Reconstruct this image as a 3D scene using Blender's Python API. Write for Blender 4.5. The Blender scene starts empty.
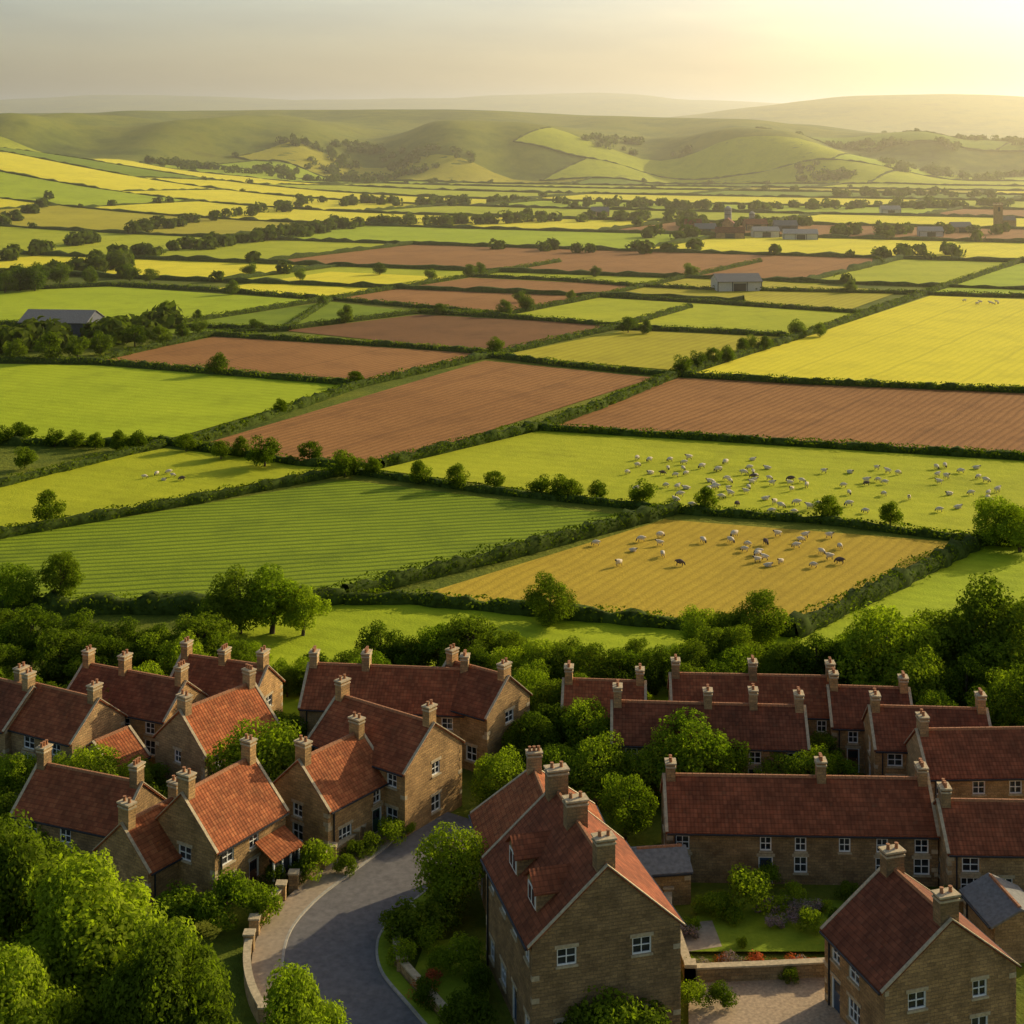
import bpy, math, random
import numpy as np
from mathutils import Vector, noise as mnoise

random.seed(7); rng = np.random.default_rng(7)
sc = bpy.context.scene
COL = sc.collection
sc.view_settings.view_transform = 'Standard'
sc.view_settings.look = 'None'
sc.view_settings.exposure = 0
CAMH = 50.0; F = 1500.0; VH = 120.0

def site(u, v):
    d = F*CAMH/(v-VH)
    return ((u-512.0)*d/F, d)
def ppm(v): return (v-VH)/CAMH

def lerp(a,b,t): return a+(b-a)*t
def sstep(a,b,x):
    t=min(1.0,max(0.0,(x-a)/(b-a))); return t*t*(3-2*t)
CX=[-3000,-1400,-649,-395,-79,111,365,466,567,656,3000]
CZ=[40,56,54,63,63,55,44,32,10,0,0]
def terrain(x,y):
    z=0.0
    if y>450:
        z+=36*math.exp(-((x+430)/200)**2-((y-980)/230)**2)*sstep(450,650,y)
        z+=10*math.exp(-((x+700)/300)**2-((y-800)/260)**2)*sstep(450,650,y)
    if y>1000:
        n1=mnoise.noise(Vector((x*0.0042,y*0.0016,1.7)))
        n2=mnoise.noise(Vector((x*0.010,y*0.004,5.2)))
        n3=mnoise.noise(Vector((x*0.003+9,y*0.003,8.1)))
        n4=mnoise.noise(Vector((x*0.024,y*0.014,2.2)))
        yy=y+230*n1+110*n2
        c=float(np.interp(x,CX,CZ))
        s=0.72*sstep(1180,1430,yy)+0.28*sstep(1430,1850,yy)
        rise=s*(1-0.55*sstep(2050,2700,y))
        z+=c*rise
        z+=c/60.0*(7*n3*sstep(1150,1350,y)+(13*n2+2.5*n4)*sstep(1150,1300,y)*(1-sstep(1500,1750,y)))
        z+=14*math.exp(-((x-640)/260)**2-((y-1500)/260)**2)
    if y>2200:
        sx=420 if x<780 else 1500
        z+=104*math.exp(-((x-780)/sx)**2)*math.exp(-((y-3200)/520)**2)
        z+=(112+12*math.sin(x/620.0+0.6)+9*math.sin(x/270.0)+14*mnoise.noise(Vector((x*0.001,y*0.001,3))))*math.exp(-((y-5600)/900)**2)
        z+=8*mnoise.noise(Vector((x*0.004,y*0.004,0)))*sstep(2300,2900,y)
    return z

# ---------------------------------------------------------------- node helpers
def new_mat(name):
    m=bpy.data.materials.new(name); m.use_nodes=True
    nt=m.node_tree; nt.nodes.clear()
    return m,nt
def nd(nt,t,**kw):
    n=nt.nodes.new(t)
    for k,v in kw.items(): setattr(n,k,v)
    return n
def lk(nt,a,b): nt.links.new(a,b)
def setin(n,name,v):
    n.inputs[name].default_value=v
def out(nt,shader,vol=False):
    o=nd(nt,'ShaderNodeOutputMaterial'); lk(nt,shader,o.inputs['Volume' if vol else 'Surface']); return o
def math_n(nt,op,a,b=None,c=None):
    n=nd(nt,'ShaderNodeMath',operation=op)
    for i,v in enumerate((a,b,c)):
        if v is None: continue
        if isinstance(v,(int,float)): n.inputs[i].default_value=v
        else: lk(nt,v,n.inputs[i])
    return n.outputs[0]
def mixc(nt,fac,a,b,mode='MIX'):
    n=nd(nt,'ShaderNodeMix',data_type='RGBA',blend_type=mode)
    for s,v in ((n.inputs[0],fac),(n.inputs[6],a),(n.inputs[7],b)):
        if isinstance(v,(int,float)): s.default_value=v
        elif isinstance(v,tuple): s.default_value=(v[0],v[1],v[2],1)
        else: lk(nt,v,s)
    return n.outputs[2]
def noise_n(nt,vec,scale,detail=4,rough=0.55):
    n=nd(nt,'ShaderNodeTexNoise'); setin(n,'Scale',scale); setin(n,'Detail',detail); setin(n,'Roughness',rough)
    if vec is not None: lk(nt,vec,n.inputs['Vector'])
    return n.outputs['Fac']
def ramp(nt,fac,stops):
    r=nd(nt,'ShaderNodeValToRGB'); lk(nt,fac,r.inputs[0])
    e=r.color_ramp.elements
    while len(e)<len(stops): e.new(0.5)
    for i,(p,c) in enumerate(stops):
        e[i].position=p; e[i].color=(c[0],c[1],c[2],1)
    return r.outputs[0]
def principled(nt,col,rough=0.85,bump=None,spec=0.3,bstr=0.5,bdist=0.05):
    p=nd(nt,'ShaderNodeBsdfPrincipled')
    if isinstance(col,tuple): p.inputs['Base Color'].default_value=(col[0],col[1],col[2],1)
    else: lk(nt,col,p.inputs['Base Color'])
    p.inputs['Roughness'].default_value=rough
    p.inputs['Specular IOR Level'].default_value=spec
    if bump is not None:
        b=nd(nt,'ShaderNodeBump'); setin(b,'Strength',bstr); setin(b,'Distance',bdist)
        lk(nt,bump,b.inputs['Height']); lk(nt,b.outputs[0],p.inputs['Normal'])
    return p.outputs[0]
def pos(nt): return nd(nt,'ShaderNodeTexCoord').outputs['Object']
def simple_mat(name,c,rough=0.8,nscale=6.0,var=0.25,spec=0.3,bump=0.2):
    m,nt=new_mat(name); p=pos(nt)
    f=noise_n(nt,p,nscale,5)
    c2=tuple(x*(1-var) for x in c); c3=tuple(min(1,x*(1+var)) for x in c)
    col=ramp(nt,f,[(0.3,c2),(0.7,c3)])
    out(nt,principled(nt,col,rough,f,spec,bump,0.02)); return m

def field_mat(name,c1,c2,ang=0.0,period=1.2,stripe=0.3,bump=0.5,cs=None,fine=4.0,tram=0):
    m,nt=new_mat(name); p=pos(nt)
    sx=nd(nt,'ShaderNodeSeparateXYZ'); lk(nt,p,sx.inputs[0])
    a=math.radians(ang)
    dist=noise_n(nt,p,0.05,2)
    s=math_n(nt,'ADD',math_n(nt,'MULTIPLY',sx.outputs[0],-math.sin(a)),math_n(nt,'MULTIPLY',sx.outputs[1],math.cos(a)))
    s=math_n(nt,'ADD',s,math_n(nt,'MULTIPLY',dist,2.0))
    w=math_n(nt,'SINE',math_n(nt,'MULTIPLY',s,2*math.pi/period))
    w01=math_n(nt,'MULTIPLY_ADD',w,0.5,0.5)
    big=noise_n(nt,p,0.022,4,0.6); med=noise_n(nt,p,0.5,5,0.65); fin=noise_n(nt,p,fine,3,0.7)
    f=math_n(nt,'ADD',math_n(nt,'MULTIPLY',big,0.55),math_n(nt,'ADD',math_n(nt,'MULTIPLY',med,0.35),math_n(nt,'MULTIPLY',fin,0.35)))
    col=ramp(nt,f,[(0.42,c1),(0.80,c2)])
    if cs is None: cs=tuple(x*0.6 for x in c1)
    sf=math_n(nt,'MULTIPLY',math_n(nt,'POWER',w01,2.5),stripe)
    sf=math_n(nt,'MULTIPLY',sf,math_n(nt,'ADD',med,0.4))
    col=mixc(nt,sf,col,cs)
    if tram:
        tw=math_n(nt,'PINGPONG',s,tram)
        tm=math_n(nt,'LESS_THAN',tw,0.4)
        col=mixc(nt,math_n(nt,'MULTIPLY',tm,0.3),col,cs)
    pt=noise_n(nt,p,0.09,4,0.7)
    pf=ramp(nt,pt,[(0.48,(0,0,0)),(0.72,(1,1,1))])
    col=mixc(nt,math_n(nt,'MULTIPLY',pf,0.42),col,cs)
    h=math_n(nt,'ADD',math_n(nt,'MULTIPLY',w01,-0.12*min(1,stripe*2)),math_n(nt,'MULTIPLY',math_n(nt,'ADD',med,fin),0.25))
    out(nt,principled(nt,col,0.95,h,0.1,bump,0.6)); return m

def leaf_mat(name,dark,light,trans=0.35,yellow=None):
    m,nt=new_mat(name)
    g=nd(nt,'ShaderNodeNewGeometry'); oi=nd(nt,'ShaderNodeObjectInfo')
    p=pos(nt)
    cl=noise_n(nt,p,0.55,2)
    f=math_n(nt,'ADD',math_n(nt,'MULTIPLY',g.outputs['Random Per Island'],0.45),math_n(nt,'MULTIPLY',cl,0.55))
    f=math_n(nt,'ADD',f,math_n(nt,'MULTIPLY_ADD',oi.outputs['Random'],0.3,-0.15))
    col=ramp(nt,f,[(0.2,dark),(0.8,light)])
    if yellow: col=mixc(nt,math_n(nt,'MULTIPLY',oi.outputs['Random'],0.3),col,yellow)
    d=nd(nt,'ShaderNodeBsdfDiffuse'); lk(nt,col,d.inputs[0])
    t=nd(nt,'ShaderNodeBsdfTranslucent'); tc=mixc(nt,1.0,col,(1.6,1.75,0.5),'MULTIPLY'); lk(nt,tc,t.inputs[0])
    mx=nd(nt,'ShaderNodeMixShader'); mx.inputs[0].default_value=trans
    lk(nt,d.outputs[0],mx.inputs[1]); lk(nt,t.outputs[0],mx.inputs[2])
    out(nt,mx.outputs[0]); return m

def stone_mat(name,c1,c2,mortar):
    m,nt=new_mat(name)
    uv=nd(nt,'ShaderNodeUVMap').outputs[0]
    dn=nd(nt,'ShaderNodeTexNoise'); setin(dn,'Scale',1.4); lk(nt,uv,dn.inputs['Vector'])
    va=nd(nt,'ShaderNodeVectorMath',operation='MULTIPLY_ADD')
    lk(nt,dn.outputs['Color'],va.inputs[0]); va.inputs[1].default_value=(0.16,0.10,0); lk(nt,uv,va.inputs[2])
    b=nd(nt,'ShaderNodeTexBrick'); lk(nt,va.outputs[0],b.inputs['Vector'])
    setin(b,'Scale',1.0); setin(b,'Brick Width',0.46); setin(b,'Row Height',0.19); setin(b,'Mortar Size',0.014); setin(b,'Mortar Smooth',0.3); setin(b,'Bias',0.0)
    b.inputs['Color1'].default_value=(*c1,1); b.inputs['Color2'].default_value=(*c2,1); b.inputs['Mortar'].default_value=(*mortar,1)
    oi=nd(nt,'ShaderNodeObjectInfo')
    st=noise_n(nt,uv,0.7,5,0.65); fn=noise_n(nt,uv,9,4,0.7)
    s2=ramp(nt,st,[(0.3,(0.55,0.53,0.50)),(0.65,(1.12,1.08,1.0))])
    col=mixc(nt,1.0,b.outputs['Color'],s2,'MULTIPLY')
    f2=ramp(nt,fn,[(0.3,(0.68,0.68,0.68)),(0.7,(1.25,1.22,1.16))])
    col=mixc(nt,1.0,col,f2,'MULTIPLY')
    ov=ramp(nt,oi.outputs['Random'],[(0,(0.82,0.80,0.76)),(1,(1.15,1.07,0.98))])
    col=mixc(nt,1.0,col,ov,'MULTIPLY')
    h=math_n(nt,'ADD',math_n(nt,'MULTIPLY',b.outputs['Fac'],-0.6),math_n(nt,'MULTIPLY',fn,0.8))
    out(nt,principled(nt,col,0.92,h,0.2,0.8,0.05)); return m

def pantile_mat(name,ca,cb,cc):
    m,nt=new_mat(name)
    uv=nd(nt,'ShaderNodeUVMap').outputs[0]
    s=nd(nt,'ShaderNodeSeparateXYZ'); lk(nt,uv,s.inputs[0])
    U=math_n(nt,'DIVIDE',s.outputs[0],0.25); V=math_n(nt,'DIVIDE',s.outputs[1],0.30)
    fu=math_n(nt,'FLOOR',U); fv=math_n(nt,'FLOOR',V)
    cx=nd(nt,'ShaderNodeCombineXYZ'); lk(nt,fu,cx.inputs[0]); lk(nt,fv,cx.inputs[1])
    wn=nd(nt,'ShaderNodeTexWhiteNoise',noise_dimensions='2D'); lk(nt,cx.outputs[0],wn.inputs['Vector'])
    col=ramp(nt,wn.outputs['Value'],[(0.0,ca),(0.5,cb),(1.0,cc)])
    st=noise_n(nt,uv,0.6,5,0.65)
    s2=ramp(nt,st,[(0.32,(0.55,0.57,0.55)),(0.68,(1.18,1.1,1.02))])
    col=mixc(nt,1.0,col,s2,'MULTIPLY')
    mo=noise_n(nt,uv,1.7,5,0.7)
    mf=ramp(nt,mo,[(0.58,(0,0,0)),(0.75,(1,1,1))])
    col=mixc(nt,math_n(nt,'MULTIPLY',mf,0.45),col,(0.14,0.105,0.05))
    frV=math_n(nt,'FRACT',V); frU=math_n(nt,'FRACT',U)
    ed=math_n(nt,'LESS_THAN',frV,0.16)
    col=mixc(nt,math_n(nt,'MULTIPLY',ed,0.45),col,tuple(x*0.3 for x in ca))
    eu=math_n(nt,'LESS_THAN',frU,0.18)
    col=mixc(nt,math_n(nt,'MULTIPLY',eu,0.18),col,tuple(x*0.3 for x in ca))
    oi=nd(nt,'ShaderNodeObjectInfo')
    ov=ramp(nt,oi.outputs['Random'],[(0,(0.80,0.83,0.86)),(1,(1.12,1.06,1.0))])
    col=mixc(nt,1.0,col,ov,'MULTIPLY')
    hu=math_n(nt,'SINE',math_n(nt,'MULTIPLY',U,2*math.pi))
    h=math_n(nt,'ADD',math_n(nt,'MULTIPLY',hu,0.35),math_n(nt,'MULTIPLY',frV,-0.9))
    h=math_n(nt,'ADD',h,math_n(nt,'MULTIPLY',mo,0.9))
    out(nt,principled(nt,col,0.88,h,0.15,0.45,0.05)); return m

STONES=[stone_mat('sandstone_warm',(0.58,0.38,0.17),(0.39,0.255,0.12),(0.30,0.225,0.13)),
        stone_mat('sandstone_buff',(0.52,0.37,0.19),(0.36,0.255,0.135),(0.28,0.22,0.135)),
        stone_mat('sandstone_brown',(0.43,0.295,0.145),(0.29,0.20,0.105),(0.23,0.18,0.11))]
ROOFS=[pantile_mat('pantile_red',(0.31,0.095,0.034),(0.39,0.122,0.044),(0.47,0.165,0.06)),
       pantile_mat('pantile_brown',(0.24,0.072,0.03),(0.30,0.092,0.037),(0.36,0.123,0.05)),
       pantile_mat('pantile_dark',(0.195,0.062,0.028),(0.245,0.077,0.034),(0.30,0.10,0.046))]
M_TRIM=simple_mat('dressed_stone',(0.46,0.36,0.21),0.9,5,0.25)
M_WHITE=simple_mat('white_paint',(0.8,0.78,0.70),0.5,3,0.06)
M_POT=simple_mat('terracotta',(0.36,0.155,0.065),0.85,8,0.25)
M_GUT=simple_mat('black_gutter',(0.03,0.03,0.03),0.5,3,0.2)
M_SLATE=simple_mat('slate_grey',(0.17,0.16,0.14),0.85,4,0.25)
M_DOORS=[simple_mat('door_blue',(0.04,0.07,0.11),0.5,3,0.1),simple_mat('door_brown',(0.12,0.05,0.025),0.6,3,0.2),simple_mat('door_green',(0.03,0.07,0.04),0.5,3,0.1)]
def glass():
    m,nt=new_mat('window_glass'); p=pos(nt); f=noise_n(nt,p,1.3,2)
    col=ramp(nt,f,[(0.35,(0.012,0.014,0.018)),(0.7,(0.06,0.06,0.055))])
    out(nt,principled(nt,col,0.08,f,0.6,0.15,0.02)); return m
M_GLASS=glass()
M_BARK=simple_mat('bark',(0.09,0.065,0.045),0.95,7,0.4,0.1,0.6)
M_LEAF=leaf_mat('leaves_green',(0.040,0.068,0.007),(0.135,0.185,0.015),0.44,(0.18,0.20,0.02))
M_LEAFY=leaf_mat('leaves_light',(0.085,0.135,0.010),(0.25,0.32,0.022),0.46,(0.28,0.30,0.025))
M_HEDGE=leaf_mat('hedge_leaves',(0.045,0.070,0.007),(0.15,0.185,0.015),0.4)
M_FAR=leaf_mat('distant_leaves',(0.04,0.06,0.010),(0.12,0.145,0.018),0.35)
M_CORE=simple_mat('hedge_core',(0.055,0.075,0.012),1.0,1.3,0.5,0.05,0.5)
M_FLR=leaf_mat('flower_red',(0.12,0.08,0.02),(0.6,0.12,0.05),0.2)
M_FLP=leaf_mat('flower_purple',(0.12,0.12,0.06),(0.38,0.25,0.30),0.2)
M_ASPH=simple_mat('asphalt',(0.145,0.13,0.118),0.9,2.5,0.22,0.3,0.5)
M_PAVE=simple_mat('paving',(0.34,0.26,0.17),0.9,3,0.2,0.2,0.3)
M_KERB=simple_mat('kerb_stone',(0.36,0.32,0.25),0.85,4,0.2)
M_GRAVEL=simple_mat('gravel',(0.42,0.30,0.18),0.95,5,0.3,0.2,0.6)
M_LAWN=field_mat('lawn',(0.16,0.215,0.010),(0.27,0.33,0.02),30,1.0,0.15,0.3)

def ground_mat():
    m,nt=new_mat('ground_grass'); p=pos(nt)
    a=noise_n(nt,p,0.0045,8,0.68); b=noise_n(nt,p,0.03,7,0.72); c=noise_n(nt,p,1.2,5,0.7)
    f=math_n(nt,'ADD',math_n(nt,'MULTIPLY',a,0.5),math_n(nt,'ADD',math_n(nt,'MULTIPLY',b,0.45),math_n(nt,'MULTIPLY',c,0.15)))
    col=ramp(nt,f,[(0.42,(0.045,0.065,0.008)),(0.51,(0.11,0.135,0.012)),(0.60,(0.21,0.21,0.018)),(0.70,(0.10,0.10,0.014))])
    out(nt,principled(nt,col,1.0,math_n(nt,'ADD',b,c),0.1,0.6,0.6)); return m
M_GROUND=ground_mat()

# ---------------------------------------------------------------- mesh helpers
def obj_from(name,verts,faces,mats,midx=None,uvs=None,smooth=False,parent=None,loc=None,rot=0):
    me=bpy.data.meshes.new(name); me.from_pydata(verts,[],faces)
    for m in mats: me.materials.append(m)
    if midx is not None: me.polygons.foreach_set('material_index',midx)
    if uvs is not None:
        l=me.uv_layers.new(name='UVMap'); l.data.foreach_set('uv',np.array(uvs,dtype=np.float32).ravel())
    if smooth: me.polygons.foreach_set('use_smooth',[True]*len(me.polygons))
    me.update()
    o=bpy.data.objects.new(name,me); COL.objects.link(o)
    if parent: o.parent=parent
    if loc: o.location=loc
    o.rotation_euler[2]=rot
    return o
class MB:
    def __init__(s): s.v=[];s.f=[];s.m=[];s.uv=[];s.mats=[]
    def mi(s,m):
        if m not in s.mats: s.mats.append(m)
        return s.mats.index(m)
    def face(s,pts,mat):
        pts=[Vector(p) for p in pts]
        i=len(s.v); s.v.extend([tuple(p) for p in pts]); s.f.append(tuple(range(i,i+len(pts)))); s.m.append(s.mi(mat))
        n=(pts[1]-pts[0]).cross(pts[2]-pts[1])
        if n.length<1e-9: n=Vector((0,0,1))
        n.normalize()
        if abs(n.z)>0.98: t=Vector((1,0,0))
        else: t=Vector((0,0,1)).cross(n).normalized()
        b=n.cross(t)
        for p in pts: s.uv.append((p.dot(t),p.dot(b)))
    def hexa(s,p,mat,skip=()):
        for k,q in enumerate(((3,2,1,0),(4,5,6,7),(0,1,5,4),(1,2,6,5),(2,3,7,6),(3,0,4,7))):
            if k in skip: continue
            s.face([p[i] for i in q],mat)
    def box(s,x0,x1,y0,y1,z0,z1,mat):
        s.hexa([(x0,y0,z0),(x1,y0,z0),(x1,y1,z0),(x0,y1,z0),(x0,y0,z1),(x1,y0,z1),(x1,y1,z1),(x0,y1,z1)],mat)
    def cyl(s,x,y,z0,z1,r0,r1,mat,n=8,cap=True):
        a=[(x+r0*math.cos(2*math.pi*i/n),y+r0*math.sin(2*math.pi*i/n),z0) for i in range(n)]
        b=[(x+r1*math.cos(2*math.pi*i/n),y+r1*math.sin(2*math.pi*i/n),z1) for i in range(n)]
        for i in range(n):
            j=(i+1)%n; s.face([a[i],a[j],b[j],b[i]],mat)
        if cap: s.face(b,mat)
    def obj(s,name,parent=None,loc=None,rot=0):
        if not s.f: return None
        return obj_from(name,s.v,s.f,s.mats,s.m,s.uv,False,parent,loc,rot)

def wall(mb,wb,p0,p1,h,wins,stone,doorm,z0=0.0):
    p0=Vector(p0);p1=Vector(p1);L=(p1-p0).length;t=(p1-p0)/L;n=Vector((t.y,-t.x))
    def P(u,v,d=0.0):
        q=p0+t*u+n*d; return (q.x,q.y,z0+v)
    def bx(mbx,u0,u1,v0,v1,d0,d1,mat):
        mbx.hexa([P(u0,v0,d1),P(u1,v0,d1),P(u1,v0,d0),P(u0,v0,d0),P(u0,v1,d1),P(u1,v1,d1),P(u1,v1,d0),P(u0,v1,d0)],mat)
    R=[(c-w/2,c+w/2,vb,vb+hh,k) for (c,vb,w,hh,k) in wins if c-w/2>0.15 and c+w/2<L-0.15 and vb+hh<h-0.02]
    us=sorted(set([0,L]+[r[0] for r in R]+[r[1] for r in R])); vs=sorted(set([0,h]+[r[2] for r in R]+[r[3] for r in R]))
    for i in range(len(us)-1):
        for j in range(len(vs)-1):
            cu=(us[i]+us[i+1])/2;cv=(vs[j]+vs[j+1])/2
            if any(r[0]<cu<r[1] and r[2]<cv<r[3] for r in R): continue
            mb.face([P(us[i],vs[j]),P(us[i+1],vs[j]),P(us[i+1],vs[j+1]),P(us[i],vs[j+1])],stone)
    D=-0.16
    for (a,b,c,d,k) in R:
        mb.face([P(a,c),P(a,d),P(a,d,D),P(a,c,D)],M_TRIM); mb.face([P(b,d),P(b,c),P(b,c,D),P(b,d,D)],M_TRIM)
        mb.face([P(a,d),P(b,d),P(b,d,D),P(a,d,D)],M_TRIM); mb.face([P(b,c),P(a,c),P(a,c,D),P(b,c,D)],M_TRIM)
        bx(mb,a-0.12,b+0.12,d+0.005,d+0.2,-0.01,0.03,M_TRIM)
        if k=='w':
            bx(mb,a-0.08,b+0.08,c-0.11,c-0.005,-0.01,0.08,M_TRIM)
            wb.face([P(a,c,-0.13),P(b,c,-0.13),P(b,d,-0.13),P(a,d,-0.13)],M_GLASS)
            fw=0.07
            bx(wb,a+.001,a+fw,c+.001,d-.001,-0.15,-0.06,M_WHITE); bx(wb,b-fw,b-.001,c+.001,d-.001,-0.15,-0.06,M_WHITE)
            bx(wb,a+fw,b-fw,c+.001,c+fw,-0.15,-0.06,M_WHITE); bx(wb,a+fw,b-fw,d-fw,d-.001,-0.15,-0.06,M_WHITE)
            nm=max(1,int(round((b-a)/0.5))-1)
            for q in range(nm):
                m=a+(b-a)*(q+1)/(nm+1)
                bx(wb,m-0.025,m+0.025,c+fw,d-fw,-0.15,-0.075,M_WHITE)
            mv=(c+d)/2
            bx(wb,a+fw,b-fw,mv-0.022,mv+0.022,-0.148,-0.08,M_WHITE)
        else:
            wb.face([P(a,c,-0.12),P(b,c,-0.12),P(b,d,-0.12),P(a,d,-0.12)],doorm)
            bx(wb,a+.001,a+.08,c,d-.001,-0.14,-0.05,M_WHITE); bx(wb,b-.08,b-.001,c,d-.001,-0.14,-0.05,M_WHITE)
            bx(wb,a+.08,b-.08,d-.09,d-.001,-0.14,-0.05,M_WHITE)
            bx(wb,a+.16,b-.16,c+.25,c+.85,-0.13,-0.10,doorm); bx(wb,a+.16,b-.16,d-.75,d-.25,-0.125,-0.105,M_GLASS)
            bx(wb,b-.22,b-.17,c+.95,c+1.02,-0.13,-0.07,M_TRIM)

def roof_gable(rb,L,W,ev,rise,mat,x0=None,x1=None,ov=0.28,vg=0.1,th=0.13,cop=True,ridge=True):
    if x0 is None: x0,x1=-L/2,L/2
    sl=rise/(W/2)
    for s in (1,-1):
        ye=s*(W/2+ov); ze=ev-ov*sl
        a=[(x0-vg,ye,ze),(x1+vg,ye,ze),(x1+vg,0,ev+rise),(x0-vg,0,ev+rise)]
        b=[(p[0],p[1],p[2]+th) for p in a]
        if s<0: rb.hexa(a+b,mat,skip=(4,))
        else:
            a=[a[1],a[0],a[3],a[2]]; b=[b[1],b[0],b[3],b[2]]
            rb.hexa(a+b,mat,skip=(4,))
        if cop:
            for xc,sg in ((x0,-1),(x1,1)):
                xa=xc-0.13 if sg<0 else xc-0.08; xb=xa+0.21
                zo=th-0.01
                q=[(xa,ye*1.0-0.02*s,ze+zo),(xb,ye-0.02*s,ze+zo),(xb,0,ev+rise+zo),(xa,0,ev+rise+zo)]
                if s>0: q=[q[1],q[0],q[3],q[2]]
                r=[(p[0],p[1],p[2]+0.07) for p in q]
                rb.hexa(q+r,M_TRIM,skip=(4,))
        g0=ye+s*0.005; g1=ye+s*0.11
        rb.box(x0,x1,min(g0,g1),max(g0,g1),ze-0.02,ze+0.07,M_GUT)
    if ridge:
        n=int((x1-x0)/0.45)
        for i in range(n):
            xa=x0+0.15+i*(x1-x0-0.3)/n; xb=xa+(x1-x0-0.3)/n-0.02
            zt=ev+rise+th
            pr=[(-0.13,zt-0.09),(-0.07,zt+0.06),(0.07,zt+0.06),(0.13,zt-0.09)]
            for k in range(3):
                rb.face([(xa,pr[k][0],pr[k][1]),(xa,pr[k+1][0],pr[k+1][1]),(xb,pr[k+1][0],pr[k+1][1]),(xb,pr[k][0],pr[k][1])][::-1],M_POT)
            rb.face([(xa,p[0],p[1]) for p in pr],M_POT); rb.face([(xb,p[0],p[1]) for p in pr][::-1],M_POT)

def chimney(cb,x,y,zb,zt,mat,wx=0.62,wy=0.95,pots=2):
    cb.box(x-wx/2,x+wx/2,y-wy/2,y+wy/2,zb,zt-0.32,mat)
    cb.box(x-wx/2-.05,x+wx/2+.05,y-wy/2-.05,y+wy/2+.05,zt-0.32,zt-0.22,M_TRIM)
    cb.box(x-wx/2+.001,x+wx/2-.001,y-wy/2+.001,y+wy/2-.001,zt-0.22,zt-0.08,mat)
    cb.box(x-wx/2-.08,x+wx/2+.08,y-wy/2-.08,y+wy/2+.08,zt-0.08,zt+0.02,M_TRIM)
    for i in range(pots):
        py=y+(i-(pots-1)/2)*wy/max(pots,1)*0.95
        cb.cyl(x,py,zt+0.02,zt+0.28,0.11,0.09,M_POT,9,False)
        cb.cyl(x,py,zt+0.28,zt+0.33,0.115,0.115,M_POT,9,True)

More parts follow.
